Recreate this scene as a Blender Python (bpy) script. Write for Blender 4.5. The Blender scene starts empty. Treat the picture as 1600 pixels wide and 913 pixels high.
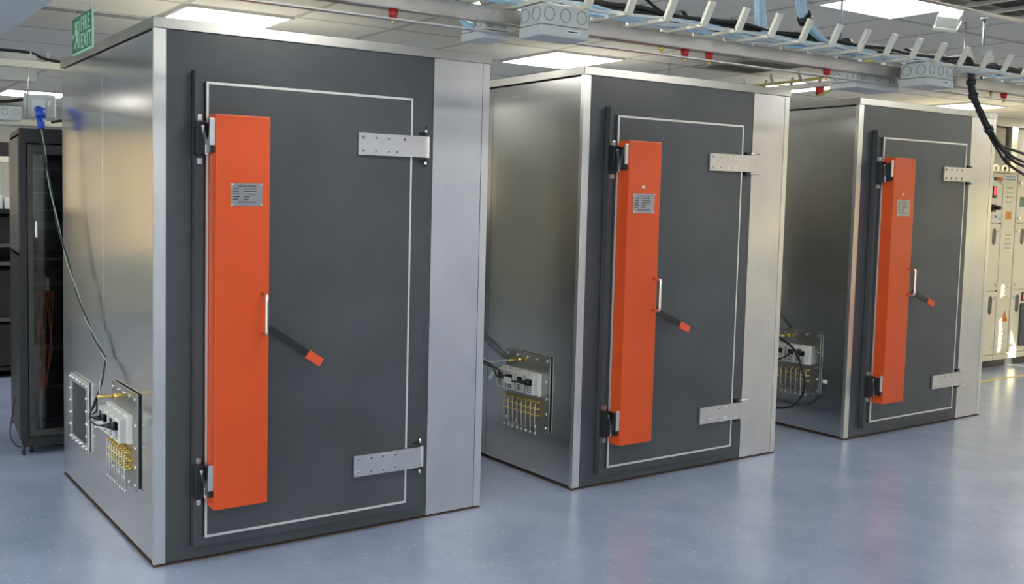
import bpy, bmesh, math, random
from mathutils import Vector, Matrix
random.seed(7)
SC = bpy.context.scene
COL = SC.collection

# ---------------------------------------------------------------- camera
cam_d = bpy.data.cameras.new('camera'); cam = bpy.data.objects.new('camera', cam_d); COL.objects.link(cam)
CR = Vector((0.85094, -0.52496, 0.01766)); CU = Vector((0.02158, 0.06853, 0.99742)); CF = Vector((0.52482, 0.84836, -0.06964))
m = Matrix.Identity(4)
for i in range(3):
    m[i][0] = CR[i]; m[i][1] = CU[i]; m[i][2] = -CF[i]
m.translation = Vector((-1.3199, -4.1228, 1.6413))
cam.matrix_world = m
cam_d.sensor_width = 36; cam_d.lens = 1523.5 / 1600 * 36
cam_d.shift_x = 180.56 / 1600; cam_d.shift_y = -38.08 / 1600
cam_d.clip_start = 0.02; cam_d.clip_end = 200
SC.camera = cam

# ---------------------------------------------------------------- light and exposure
vs = SC.view_settings
vs.view_transform = 'Standard'; vs.look = 'None'; vs.gamma = 1.0; vs.use_curve_mapping = False
vs.exposure = 0.66
PANEL = 9.5            # emission of the ceiling panels
w = bpy.data.worlds.new('sky'); SC.world = w; w.use_nodes = True
w.node_tree.nodes['Background'].inputs[0].default_value = (0.86, 0.92, 1.0, 1)
w.node_tree.nodes['Background'].inputs[1].default_value = 3.0
sd = bpy.data.lights.new('sun', 'SUN'); sd.energy = 20; sd.angle = math.radians(0.25); sd.color = (1, .88, .62)
sun = bpy.data.objects.new('sun', sd); COL.objects.link(sun)
SUN = Vector((-.55, .80, -.20)).normalized()
sun.rotation_euler = SUN.to_track_quat('-Z', 'Y').to_euler(); sun.location = (14, -8, 6)

# ---------------------------------------------------------------- materials
MATS = {}
def mat(name, col, rough=.5, metal=0., emis=None, es=0., spec=.5, coat=0., bump=None, var=None, rvar=None, alpha=None, aniso=0.):
    if name in MATS: return MATS[name]
    M = bpy.data.materials.new(name); M.use_nodes = True; nt = M.node_tree; b = nt.nodes['Principled BSDF']
    b.inputs['Base Color'].default_value = (*col, 1); b.inputs['Roughness'].default_value = rough
    b.inputs['Metallic'].default_value = metal; b.inputs['Specular IOR Level'].default_value = spec
    b.inputs['Coat Weight'].default_value = coat
    b.inputs['Anisotropic'].default_value = aniso
    if emis: b.inputs['Emission Color'].default_value = (*emis, 1); b.inputs['Emission Strength'].default_value = es
    if alpha is not None: b.inputs['Alpha'].default_value = alpha
    tc = nt.nodes.new('ShaderNodeTexCoord')
    def noise(scale, detail=3, stretch=None):
        n = nt.nodes.new('ShaderNodeTexNoise'); n.inputs['Scale'].default_value = scale; n.inputs['Detail'].default_value = detail
        if stretch:
            mp = nt.nodes.new('ShaderNodeMapping'); mp.inputs['Scale'].default_value = stretch
            nt.links.new(tc.outputs['Object'], mp.inputs[0]); nt.links.new(mp.outputs[0], n.inputs[0])
        else: nt.links.new(tc.outputs['Object'], n.inputs[0])
        return n
    if var:   # (scale, amount, stretch)
        n = noise(var[0], 4, var[2] if len(var) > 2 else None); r = nt.nodes.new('ShaderNodeMapRange')
        r.inputs['From Min'].default_value = .3; r.inputs['From Max'].default_value = .7
        r.inputs['To Min'].default_value = 1 - var[1]; r.inputs['To Max'].default_value = 1 + var[1]
        nt.links.new(n.outputs[0], r.inputs[0])
        mx = nt.nodes.new('ShaderNodeVectorMath'); mx.operation = 'SCALE'; mx.inputs[0].default_value = col
        nt.links.new(r.outputs[0], mx.inputs['Scale']); nt.links.new(mx.outputs[0], b.inputs['Base Color'])
    if rvar:  # (scale, lo, hi, stretch)
        n = noise(rvar[0], 4, rvar[3] if len(rvar) > 3 else None); r = nt.nodes.new('ShaderNodeMapRange')
        r.inputs['From Min'].default_value = .3; r.inputs['From Max'].default_value = .7
        r.inputs['To Min'].default_value = rvar[1]; r.inputs['To Max'].default_value = rvar[2]
        nt.links.new(n.outputs[0], r.inputs[0]); nt.links.new(r.outputs[0], b.inputs['Roughness'])
    if bump:  # (scale, strength, distance, stretch)
        n = noise(bump[0], 5, bump[3] if len(bump) > 3 else None); bp = nt.nodes.new('ShaderNodeBump')
        bp.inputs['Strength'].default_value = bump[1]; bp.inputs['Distance'].default_value = bump[2]
        nt.links.new(n.outputs[0], bp.inputs['Height']); nt.links.new(bp.outputs[0], b.inputs['Normal'])
    MATS[name] = M
    return M

galv = mat('galvanised_sheet', (.62, .63, .62), .2, 1, rvar=(1.2, .15, .21), var=(1.2, .05), bump=(1.3, .10, .006, (1, 1, .6)))
galv_trim = mat('galvanised_trim', (.74, .75, .73), .32, 1, var=(2, .03), rvar=(2, .28, .36))
galv_plate = mat('galvanised_plate', (.46, .45, .42), .3, 1, var=(4, .12))
galv_cap = mat('galvanised_cap', (.50, .50, .48), .36, 1, var=(2.5, .10), rvar=(3, .30, .44))
galv_front = mat('galvanised_front_sheet', (.66, .66, .67), .33, 1, var=(2.5, .09), rvar=(3, .26, .42))
charcoal = mat('charcoal_paint', (.057, .064, .072), .38, 0, var=(2.6, .16), rvar=(2, .33, .46), bump=(260, .12, .0008))
matt_dark = mat('dark_matt', (.02, .018, .016), .8)
sealant = mat('brown_sealant', (.10, .055, .035), .8)
orange = mat('orange_paint', (.63, .074, .009), .40, 0, var=(3, .04))
grip_red = mat('orange_grip', (.72, .085, .03), .45)
black = mat('black_plastic', (.012, .012, .013), .4)
blackm = mat('black_steel', (.02, .021, .024), .35, .3)
steel = mat('brushed_steel', (.66, .65, .64), .36, 1, var=(30, .05, (1, 1, 8)))
chrome = mat('polished_steel', (.82, .82, .82), .12, 1)
silver_trim = mat('pale_edge_trim', (.74, .73, .71), .35, .6)
brass = mat('brass', (.74, .56, .16), .34, 1)
plate_m = mat('nameplate_steel', (.42, .41, .38), .18, 1)
ink = mat('dark_ink', (.02, .02, .02), .6)
white_pl = mat('white_plastic', (.66, .67, .66), .45)
box_pl = mat('grey_box_plastic', (.52, .54, .51), .5)
box_ring = mat('grey_box_recess', (.30, .32, .30), .6)
mesh_dark = mat('honeycomb_mesh', (.06, .065, .075), .5, .5, bump=(300, .5, .002))
blue_plug = mat('blue_plug', (.02, .07, .48), .35)
cable_blk = mat('black_cable', (.013, .013, .014), .5)
cable_grn = mat('green_cable', (.34, .46, .38), .5)
cable_blu = mat('pale_blue_cable', (.42, .62, .76), .5)
cable_wht = mat('white_cable', (.62, .66, .66), .5)
cable_org = mat('orange_fibre_cable', (.75, .13, .05), .5)
red_ins = mat('red_insulator', (.45, .012, .015), .35)
tin = mat('tinned_bar', (.62, .60, .57), .38, .8)
spine_m = mat('tray_zinc', (.52, .49, .45), .42, .85, var=(5, .14))
rod_m = mat('zinc_rod', (.30, .32, .36), .4, .7)
arm_paint = mat('cream_arm_paint', (.68, .66, .55), .45)
cream = mat('cream_enamel', (.80, .73, .54), .42, 0)
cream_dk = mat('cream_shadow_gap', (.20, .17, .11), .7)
lit_red = mat('red_display', (.5, .02, .03), .4, emis=(1, .05, .08), es=1.0)
led_g = mat('green_lamp', (.01, .18, .08), .3); led_r = mat('red_lamp', (.75, .03, .01), .3); led_y = mat('amber_lamp', (.8, .25, .02), .3)
label_or = mat('amber_label', (.75, .33, .03), .5); label_gn = mat('green_label', (.10, .22, .13), .5)
label_w = mat('white_label', (.7, .72, .7), .5); label_bl = mat('blue_print', (.05, .12, .4), .5); warn_or = mat('warning_orange', (.75, .14, .01), .5)
warn_y = mat('warning_yellow', (.85, .55, .05), .5)
sign_g = mat('exit_green', (.025, .17, .085), .45); sign_l = mat('exit_pale', (.45, .78, .55), .5)
rack_m = mat('rack_black', (.016, .017, .020), .42, .2)
rack_side = mat('rack_side_grey', (.09, .09, .09), .45, .2)
rack_door_m = mat('rack_door_brown', (.04, .037, .034), .4, .2)
rack_dark = mat('rack_inside', (.012, .011, .012), .7)
grille_m = mat('grille_grey', (.42, .42, .40), .5)
ceil_emit = mat('light_diffuser', (.9, .9, .9), .5, emis=(1, .965, .885), es=PANEL)
white_metal = mat('white_metal', (.75, .75, .73), .45)
wall_m = mat('cream_wall_paint', (.76, .73, .60), .6, var=(1.5, .03))
wall_b = mat('grey_green_wall_paint', (.50, .50, .44), .6)
wall_w = mat('white_wall_paint', (.78, .78, .76), .6)
bulk_m = mat('grey_bulkhead_paint', (.60, .63, .65), .5)
yellow_l = mat('yellow_floor_tape', (.72, .52, .12), .5)
blind_m = mat('cream_blind', (.42, .38, .30), .7)
socket_grey = mat('socket_grey', (.48, .49, .48), .5)
tag_white = mat('white_tag', (.8, .8, .8), .5)
clear_w = mat('pale_lead', (.60, .60, .58), .35, .5)
copper_dull = mat('yellow_green_lead', (.50, .46, .14), .5)

def glass_mat(name, tint, mixf):
    M = bpy.data.materials.new(name); M.use_nodes = True; nt = M.node_tree
    for n in list(nt.nodes): nt.nodes.remove(n)
    o = nt.nodes.new('ShaderNodeOutputMaterial'); t = nt.nodes.new('ShaderNodeBsdfTransparent'); t.inputs[0].default_value = (*tint, 1)
    g = nt.nodes.new('ShaderNodeBsdfGlossy'); g.inputs['Roughness'].default_value = .08; g.inputs[0].default_value = (.9, .9, .9, 1)
    x = nt.nodes.new('ShaderNodeMixShader'); x.inputs[0].default_value = mixf
    nt.links.new(t.outputs[0], x.inputs[1]); nt.links.new(g.outputs[0], x.inputs[2]); nt.links.new(x.outputs[0], o.inputs[0])
    return M
smoked = glass_mat('smoked_glass', (.62, .62, .63), .05)
clear_g = glass_mat('clear_glass', (.93, .96, .95), .06)

def blind_mat(name, col):
    M = bpy.data.materials.new(name); M.use_nodes = True; nt = M.node_tree
    for n in list(nt.nodes): nt.nodes.remove(n)
    o = nt.nodes.new('ShaderNodeOutputMaterial'); d = nt.nodes.new('ShaderNodeBsdfDiffuse'); t = nt.nodes.new('ShaderNodeBsdfTranslucent')
    d.inputs[0].default_value = (*col, 1); t.inputs[0].default_value = (*col, 1)
    x = nt.nodes.new('ShaderNodeMixShader'); x.inputs[0].default_value = .5
    nt.links.new(d.outputs[0], x.inputs[1]); nt.links.new(t.outputs[0], x.inputs[2]); nt.links.new(x.outputs[0], o.inputs[0])
    return M
added_cream_blind = blind_mat('cream_added_blind', (.88, .80, .60)); added_tan_blind = blind_mat('tan_added_blind', (.84, .70, .52)); added_grey_blind = blind_mat('grey_added_blind', (.42, .45, .56))  # translucent blinds, added out of view to tint light and reflections
def floor_mat():
    M = bpy.data.materials.new('blue_vinyl_floor'); M.use_nodes = True; nt = M.node_tree; b = nt.nodes['Principled BSDF']
    tc = nt.nodes.new('ShaderNodeTexCoord')
    n = nt.nodes.new('ShaderNodeTexNoise'); n.inputs['Scale'].default_value = 2.2; n.inputs['Detail'].default_value = 8; n.inputs['Roughness'].default_value = .65
    nt.links.new(tc.outputs['Object'], n.inputs[0])
    r = nt.nodes.new('ShaderNodeValToRGB'); e = r.color_ramp.elements
    e[0].position = .33; e[0].color = (.245, .305, .440, 1); e[1].position = .68; e[1].color = (.315, .372, .520, 1)
    nt.links.new(n.outputs[0], r.inputs[0])
    v = nt.nodes.new('ShaderNodeTexVoronoi'); v.inputs['Scale'].default_value = 42; v.inputs['Randomness'].default_value = 1
    nt.links.new(tc.outputs['Object'], v.inputs[0])
    sz = nt.nodes.new('ShaderNodeSeparateColor'); nt.links.new(v.outputs['Color'], sz.inputs[0])
    thr = nt.nodes.new('ShaderNodeMath'); thr.operation = 'MULTIPLY'; thr.inputs[1].default_value = .24; nt.links.new(sz.outputs[0], thr.inputs[0])
    lt = nt.nodes.new('ShaderNodeMath'); lt.operation = 'LESS_THAN'; nt.links.new(v.outputs['Distance'], lt.inputs[0]); nt.links.new(thr.outputs[0], lt.inputs[1])
    sel = nt.nodes.new('ShaderNodeMath'); sel.operation = 'GREATER_THAN'; sel.inputs[1].default_value = .55; nt.links.new(sz.outputs[1], sel.inputs[0])
    mul = nt.nodes.new('ShaderNodeMath'); mul.operation = 'MULTIPLY'; nt.links.new(lt.outputs[0], mul.inputs[0]); nt.links.new(sel.outputs[0], mul.inputs[1])
    sc = nt.nodes.new('ShaderNodeMath'); sc.operation = 'MULTIPLY'; sc.inputs[1].default_value = .5; nt.links.new(mul.outputs[0], sc.inputs[0])
    mx = nt.nodes.new('ShaderNodeMix'); mx.data_type = 'RGBA'; mx.inputs['B'].default_value = (.6, .66, .72, 1)
    nt.links.new(sc.outputs[0], mx.inputs['Factor']); nt.links.new(r.outputs[0], mx.inputs['A']); nt.links.new(mx.outputs['Result'], b.inputs['Base Color'])
    rr = nt.nodes.new('ShaderNodeMapRange'); rr.inputs['To Min'].default_value = .20; rr.inputs['To Max'].default_value = .27
    nt.links.new(n.outputs[0], rr.inputs[0]); nt.links.new(rr.outputs[0], b.inputs['Roughness'])
    b.inputs['Specular IOR Level'].default_value = .6
    n2 = nt.nodes.new('ShaderNodeTexNoise'); n2.inputs['Scale'].default_value = 60; nt.links.new(tc.outputs['Object'], n2.inputs[0])
    bp = nt.nodes.new('ShaderNodeBump'); bp.inputs['Strength'].default_value = .12; bp.inputs['Distance'].default_value = .002
    nt.links.new(n2.outputs[0], bp.inputs['Height']); nt.links.new(bp.outputs[0], b.inputs['Normal'])
    return M
GX, GY, GS = .63, 1.39, .70       # origin and pitch of the ceiling grid
def ceiling_mat():
    M = bpy.data.materials.new('ceiling_tiles'); M.use_nodes = True; nt = M.node_tree; b = nt.nodes['Principled BSDF']
    tc = nt.nodes.new('ShaderNodeTexCoord'); s = nt.nodes.new('ShaderNodeSeparateXYZ'); nt.links.new(tc.outputs['Object'], s.inputs[0])
    outs = []
    for k, o in ((0, GX), (1, GY)):
        a = nt.nodes.new('ShaderNodeMath'); a.operation = 'SUBTRACT'; a.inputs[1].default_value = o; nt.links.new(s.outputs[k], a.inputs[0])
        d = nt.nodes.new('ShaderNodeMath'); d.operation = 'PINGPONG'; d.inputs[1].default_value = GS / 2; nt.links.new(a.outputs[0], d.inputs[0])
        outs.append(d)
    mn = nt.nodes.new('ShaderNodeMath'); mn.operation = 'MINIMUM'; nt.links.new(outs[0].outputs[0], mn.inputs[0]); nt.links.new(outs[1].outputs[0], mn.inputs[1])
    r = nt.nodes.new('ShaderNodeValToRGB'); r.color_ramp.interpolation = 'CONSTANT'; e = r.color_ramp.elements
    e[0].position = 0; e[0].color = (.62, .60, .55, 1); e[1].position = .010; e[1].color = (.13, .11, .09, 1)
    k = e.new(.0155); k.color = (.84, .82, .74, 1)
    nt.links.new(mn.outputs[0], r.inputs[0]); nt.links.new(r.outputs[0], b.inputs['Base Color']); b.inputs['Roughness'].default_value = .75
    return M

# ---------------------------------------------------------------- mesh builder
class MB:
    def __init__(s): s.v = []; s.f = []; s.sm = []
    def box(s, x0, x1, y0, y1, z0, z1):
        n = len(s.v)
        s.v += [(x0,y0,z0),(x1,y0,z0),(x1,y1,z0),(x0,y1,z0),(x0,y0,z1),(x1,y0,z1),(x1,y1,z1),(x0,y1,z1)]
        for q in ((0,3,2,1),(4,5,6,7),(0,1,5,4),(1,2,6,5),(2,3,7,6),(3,0,4,7)): s.f.append(tuple(n+i for i in q)); s.sm.append(False)
        return s
    def bbox(s, x0, x1, y0, y1, z0, z1, r=.003):   # bevelled box
        bm = bmesh.new(); bmesh.ops.create_cube(bm, size=1)
        for v in bm.verts: v.co = Vector(((x0+x1)/2 + v.co.x*(x1-x0), (y0+y1)/2 + v.co.y*(y1-y0), (z0+z1)/2 + v.co.z*(z1-z0)))
        bmesh.ops.bevel(bm, geom=bm.edges[:], offset=r, segments=2, affect='EDGES', profile=.6)
        n = len(s.v); bm.verts.index_update()
        s.v += [tuple(v.co) for v in bm.verts]
        for f in bm.faces: s.f.append(tuple(n+v.index for v in f.verts)); s.sm.append(False)
        bm.free(); return s
    def prism(s, pts, d):      # polygon pts (3d) extruded along vector d
        n = len(s.v); k = len(pts); d = Vector(d)
        s.v += [tuple(Vector(p)) for p in pts] + [tuple(Vector(p)+d) for p in pts]
        s.f.append(tuple(n+i for i in reversed(range(k)))); s.f.append(tuple(n+k+i for i in range(k))); s.sm += [False, False]
        for i in range(k):
            j = (i+1) % k; s.f.append((n+i, n+j, n+k+j, n+k+i)); s.sm.append(False)
        return s
    def cyl(s, a, b, r, seg=12, r2=None):
        return s.tube([a, b], r, seg, r2)
    def tube(s, pts, r, seg=8, r2=None, flat=None):
        pts = [Vector(p) for p in pts]; n0 = len(s.v); N = len(pts)
        t0 = (pts[1]-pts[0]).normalized()
        up = Vector((0,0,1)) if abs(t0.z) < .9 else Vector((1,0,0))
        nrm = (up - t0*up.dot(t0)).normalized()
        for i, p in enumerate(pts):
            t = (pts[min(i+1,N-1)]-pts[max(i-1,0)]).normalized()
            nrm = (nrm - t*nrm.dot(t)).normalized(); bn = t.cross(nrm)
            rr = r if r2 is None else r + (r2-r)*i/(N-1)
            for k in range(seg):
                a = 2*math.pi*k/seg; s.v.append(tuple(p + nrm*math.cos(a)*rr + bn*math.sin(a)*rr*(flat or 1)))
        for i in range(N-1):
            for k in range(seg):
                j = (k+1) % seg
                s.f.append((n0+i*seg+k, n0+i*seg+j, n0+(i+1)*seg+j, n0+(i+1)*seg+k)); s.sm.append(True)
        s.f.append(tuple(n0+k for k in reversed(range(seg)))); s.f.append(tuple(n0+(N-1)*seg+k for k in range(seg))); s.sm += [False, False]
        return s
    def bar(s, a, b, wv, hv):  # rectangular bar from a to b; half-extent vectors wv, hv
        a, b, wv, hv = Vector(a), Vector(b), Vector(wv), Vector(hv)
        return s.prism([a-wv-hv, a+wv-hv, a+wv+hv, a-wv+hv], b-a)
    def build(s, name, m, parent=None, loc=None):
        me = bpy.data.meshes.new(name); me.from_pydata(s.v, [], s.f)
        bm = bmesh.new(); bm.from_mesh(me); bmesh.ops.recalc_face_normals(bm, faces=bm.faces[:]); bm.to_mesh(me); bm.free()
        me.polygons.foreach_set('use_smooth', s.sm); me.materials.append(m)
        o = bpy.data.objects.new(name, me); COL.objects.link(o)
        if parent: o.parent = parent
        if loc: o.location = loc
        return o
def smooth_pts(pts, n=6):    # Catmull-Rom
    P = [Vector(p) for p in pts]; P = [P[0]*2-P[1]] + P + [P[-1]*2-P[-2]]; out = []
    for i in range(1, len(P)-2):
        for k in range(n):
            t = k/n; a, b, c, d = P[i-1:i+3]
            out.append(.5*((2*b)+(c-a)*t+(2*a-5*b+4*c-d)*t*t+(3*b-a-3*c+d)*t**3))
    out.append(P[-2]); return out
def thing(name, label, cat, loc=(0,0,0), rz=0, group=None):
    o = bpy.data.objects.new(name, None); COL.objects.link(o); o.empty_display_size = .1
    o.location = loc; o.rotation_euler = (0,0,rz); o['label'] = label; o['category'] = cat
    if group: o['group'] = group
    return o
def tag(o, label, cat, group=None):
    o['label'] = label; o['category'] = cat
    if group: o['group'] = group
    return o
def struct(name, mb, m, loc=None, parent=None):
    o = mb.build(name, m, parent, loc)
    if parent is None: o['kind'] = 'structure'
    return o
def origin(o, p):   # move the mesh origin to p
    p = Vector(p); o.data.transform(Matrix.Translation(-p)); o.location = o.location + p; return o
def text_mesh(body, size, m, name, parent, rot, loc, sx=1.):
    c = bpy.data.curves.new(name, 'FONT'); c.body = body; c.size = size; c.extrude = .0008; c.offset = .0009; c.space_character = 1.14
    o = bpy.data.objects.new(name, c); COL.objects.link(o)
    bpy.context.view_layer.update()
    me = bpy.data.meshes.new_from_object(o.evaluated_get(bpy.context.evaluated_depsgraph_get()))
    bpy.data.objects.remove(o); bpy.data.curves.remove(c)
    me.materials.clear(); me.materials.append(m)
    for v in me.vertices: v.co.x *= sx
    q = bpy.data.objects.new(name, me); COL.objects.link(q); q.parent = parent; q.rotation_euler = rot; q.location = loc
    return q

# ---------------------------------------------------------------- room
CZ = 2.75
X0, X1, YF, YB = -7.0, 14.0, -9.0, 9.0
struct('floor', MB().box(X0-.1, X1+.1, YF-.1, YB+.1, -.1, 0), floor_mat())
struct('ceiling', MB().box(X0-.1, X1+.1, YF-.1, YB+.1, CZ, CZ+.1), ceiling_mat())
def added_window_wall(name, axis, at, thick, a0, a1, wins, z0, z1, m, blind=None):  # unseen wall; its windows are added to let fill light in
    """wall in the plane axis=at with added window openings [(lo, hi)...]; returns nothing"""
    wb = MB()
    def bx(lo, hi, zz0, zz1):
        if hi-lo < .001: return
        if axis == 'x': wb.box(min(at, at+thick), max(at, at+thick), lo, hi, zz0, zz1)
        else: wb.box(lo, hi, min(at, at+thick), max(at, at+thick), zz0, zz1)
    c = a0
    for lo, hi in wins: bx(c, lo, 0, CZ); bx(lo, hi, 0, z0); bx(lo, hi, z1, CZ); c = hi
    bx(c, a1, 0, CZ); struct(name, wb, m)
    for lo, hi in wins:
        WN[0] += 1; fr = MB()
        def fb(l, h, zz0, zz1, f=fr, t0=.02, t1=.08):
            p, q = sorted((at+math.copysign(t0, thick), at+math.copysign(t1, thick)))
            if axis == 'x': f.box(p, q, l, h, zz0, zz1)
            else: f.box(l, h, p, q, zz0, zz1)
        fb(lo, hi, z0, z0+.05); fb(lo, hi, z1-.05, z1); fb(lo, lo+.05, z0+.05, z1-.05); fb(hi-.05, hi, z0+.05, z1-.05); fb((lo+hi)/2-.025, (lo+hi)/2+.025, z0+.05, z1-.05)
        wo = struct('window_%d' % WN[0], fr, white_metal)  # added window, out of view, brightens the room
        for l, h in ((lo+.05, (lo+hi)/2-.025), ((lo+hi)/2+.025, hi-.05)):
            pn = MB(); fb(l, h, z0+.05, z1-.05, pn, .045, .050); pn.build('pane', clear_g, wo)
            if blind: bb = MB(); fb(l, h, z0+.05, z1-.05, bb, .024, .026); bb.build('added_blind', blind, wo)  # added blind that tints the light coming in
WN = [2]
added_window_wall('wall_right_near', 'x', X1, .15, YF, -6.3, [(-8.8, -6.6)], .6, 2.6, wall_m, added_cream_blind)
added_window_wall('wall_right_far', 'x', X1, .15, -3.9, 2.0, [(-3.7, -1.5), (-1.1, 1.1)], .6, 2.6, wall_m, added_cream_blind)
added_window_wall('wall_left', 'x', X0, -.12, YF, YB, [(-8.2, -5.4), (-4.8, -2.0), (-1.4, 1.4)], .9, 2.55, wall_w)
added_window_wall('wall_back', 'y', YB, .12, X0, 7.9, [(-6.4, -4.6), (-4.2, -2.4), (-2.0, -.2)], .8, 2.5, wall_b, added_tan_blind)
added_window_wall('wall_front', 'y', YF, -.12, X0, .4, [(-6.4, -3.6), (-3.0, -.2)], .9, 2.55, wall_m)
added_window_wall('wall_front_right', 'y', YF, -.12, .4, X1, [(.8, 3.4), (4.0, 6.8), (7.4, 10.2), (10.8, 13.6)], .9, 2.55, wall_w, added_grey_blind)
# the nearer back wall on the right, with the window bay over the switchgear
bw = MB(); Y2 = 2.15
bw.box(8.0, X1, Y2, Y2+.12, 0, 1.0).box(8.0, 8.6, Y2, Y2+.12, 1.0, CZ).box(13.4, X1, Y2, Y2+.12, 1.0, CZ).box(8.6, 13.4, Y2, Y2+.12, 2.66, CZ)
struct('wall_back_right', bw, wall_m)
struct('wall_return', MB().box(7.9, 8.0, Y2, YB, 0, CZ), wall_m)
wr = MB(); WY0, WY1, WZ0, WZ1 = -5.9, -4.3, .9, 2.6
wr.box(X1, X1+.15, -6.3, WY0, 0, CZ).box(X1, X1+.15, WY1, -3.9, 0, CZ).box(X1, X1+.15, 2.0, YB, 0, CZ).box(X1, X1+.15, WY0, WY1, 0, WZ0).box(X1, X1+.15, WY0, WY1, WZ1, CZ)
struct('wall_right', wr, wall_m)
# sunlit window in the right wall
fr = MB().box(X1, X1+.06, WY0, WY1, WZ0, WZ0+.05).box(X1, X1+.06, WY0, WY1, WZ1-.05, WZ1)
fr.box(X1, X1+.06, WY0, WY0+.05, WZ0+.05, WZ1-.05).box(X1, X1+.06, WY1-.05, WY1, WZ0+.05, WZ1-.05)
win = struct('window_1', fr, white_metal)
MB().box(X1+.02, X1+.026, WY0+.05, WY1-.05, WZ0+.05, WZ1-.05).build('pane', clear_g, win)
# window bay behind the switchgear: posts, louvres
bay = struct('window_2', MB().box(8.6, 13.4, Y2+.09, Y2+.12, 1.0, 2.66), blind_m)
for k, x in enumerate((10.80, 11.32, 11.84, 12.36)):
    MB().box(x, x+.14, Y2-.03, Y2+.06, 1.0, 2.66).build('window_post', galv_trim, bay)
for k, x in enumerate((10.60, 11.02, 11.54, 12.06)):
    MB().bbox(x-.02, x+.22, Y2+.0, Y2+.05, 1.0, 2.64, .012).build('window_louvre', blind_m, bay)
# left bulkhead under the ceiling
struct('trim_1', MB().box(-1.25, -.318, -3.2, 8.0, 2.50, CZ), bulk_m)
struct('baseboard_back_right', MB().box(8.0, X1, Y2-.02, Y2, 0, .1), wall_w)
# vertical blind on the sunlit window; gaps let slivers of sun through
bl = thing('vertical_blind', 'cream vertical blind over the sunlit window in the right wall', 'blind', (X1-.06, WY0, WZ0))
MB().box(-.02, .03, 0, WY1-WY0, WZ1-WZ0-.0, WZ1-WZ0+.04).build('head_rail', white_metal, bl)
def slat(y0, y1, z0, z1): MB().box(0, .004, y0-WY0, y1-WY0, z0-WZ0, z1-WZ0).build('slat', blind_m, bl)
def back(x, z):     # where the sun ray that lands on (x, 1.19, z) passes the window plane
    t = (X1-.06-x)/-SUN.x
    return 1.19 - SUN.y*t, z - SUN.z*t
y_a = back(9.385, .5)[0]; y_b = back(9.425, .5)[0]
zs = [back(9.4, z)[1] for z in (.16, .50, .74, .98)]
y_c = back(9.62, .1)[0]; y_d = back(9.76, .1)[0]
# order along y (ascending)
edges = sorted([('a', y_a, y_b), ('c', y_c, y_d)], key=lambda e: min(e[1], e[2]))
cur = WY0
for nm, p, q in edges:
    lo, hi = min(p, q), max(p, q)
    n = max(1, round((lo-cur)/.125))
    for i in range(n): slat(cur+(lo-cur)*i/n, cur+(lo-cur)*(i+1)/n, WZ0-.03, WZ1)
    if nm == 'a':
        slat(lo, hi, WZ0-.03, zs[0]); slat(lo, hi, zs[1], zs[2]-.0); slat(lo, hi, zs[3], WZ1)
    else:
        z0c = back(9.7, -.25)[1]; z1c = back(9.7, .40)[1]
        MB().prism([(0, lo-WY0, WZ1-WZ0), (0, hi-WY0, WZ1-WZ0), (0, hi-WY0, z0c-WZ0+.35), (0, lo-WY0, z1c-WZ0)], (.004, 0, 0)).build('slat', blind_m, bl)
        slat(lo, hi, WZ0-.03, z0c)
    cur = hi
n = max(1, round((WY1-cur)/.125))
for i in range(n): slat(cur+(WY1-cur)*i/n, cur+(WY1-cur)*(i+1)/n, WZ0-.03, WZ1)

# ---------------------------------------------------------------- ceiling lights
lt_labels = {
 (0,0): 'white square ceiling light panel above the nearest metal chamber, beside the exit sign',
 (1,0): 'white square ceiling light panel seen in the gap above the nearest and middle chambers',
 (2,0): 'white square ceiling light panel behind the small cross tray, between middle and far chambers',
 (3,0): 'white square ceiling light panel just above the right corner of the farthest chamber',
 (4,0): 'white square ceiling light panel at the right edge over the cream switchgear',
 (1,-1): 'white square ceiling light panel at the top right, above the long cable tray',
 (0,1): 'white ceiling light panel at far left, half hidden behind the nearest chamber top'}
proto = None
for i in range(-2, 5):
    for j in range(-3, 3):
        x = GX + 2.8*i + .35; y = GY + 2.8*j + .35
        if x > 12.3 + .7 or y > 8.5 or y < -8.5: continue
        if x > 7.6 and y > 2.0: continue
        lab = lt_labels.get((i, j))
        if lab: grp = None
        else: lab = 'white square ceiling light panel outside or hidden from the picture'; grp = 'ceiling lights beyond the view'
        if proto is None:
            proto = thing('ceiling_light', lab, 'light', (x, y, CZ))
            f = MB(); a = .345; b_ = .325
            f.box(-a, a, -a, -b_, -.014, 0).box(-a, a, b_, a, -.014, 0).box(-a, -b_, -b_, b_, -.014, 0).box(b_, a, -b_, b_, -.014, 0)
            f.build('light_frame', white_metal, proto); MB().box(-b_, b_, -b_, b_, -.009, -.001).build('diffuser', ceil_emit, proto)
            o = proto
        else:
            o = proto.copy(); COL.objects.link(o); o.location = (x, y, CZ); o['label'] = lab
            for c in proto.children:
                d = c.copy(); COL.objects.link(d); d.parent = o
            if 'group' in o: del o['group']
        if grp: o['group'] = grp

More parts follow.
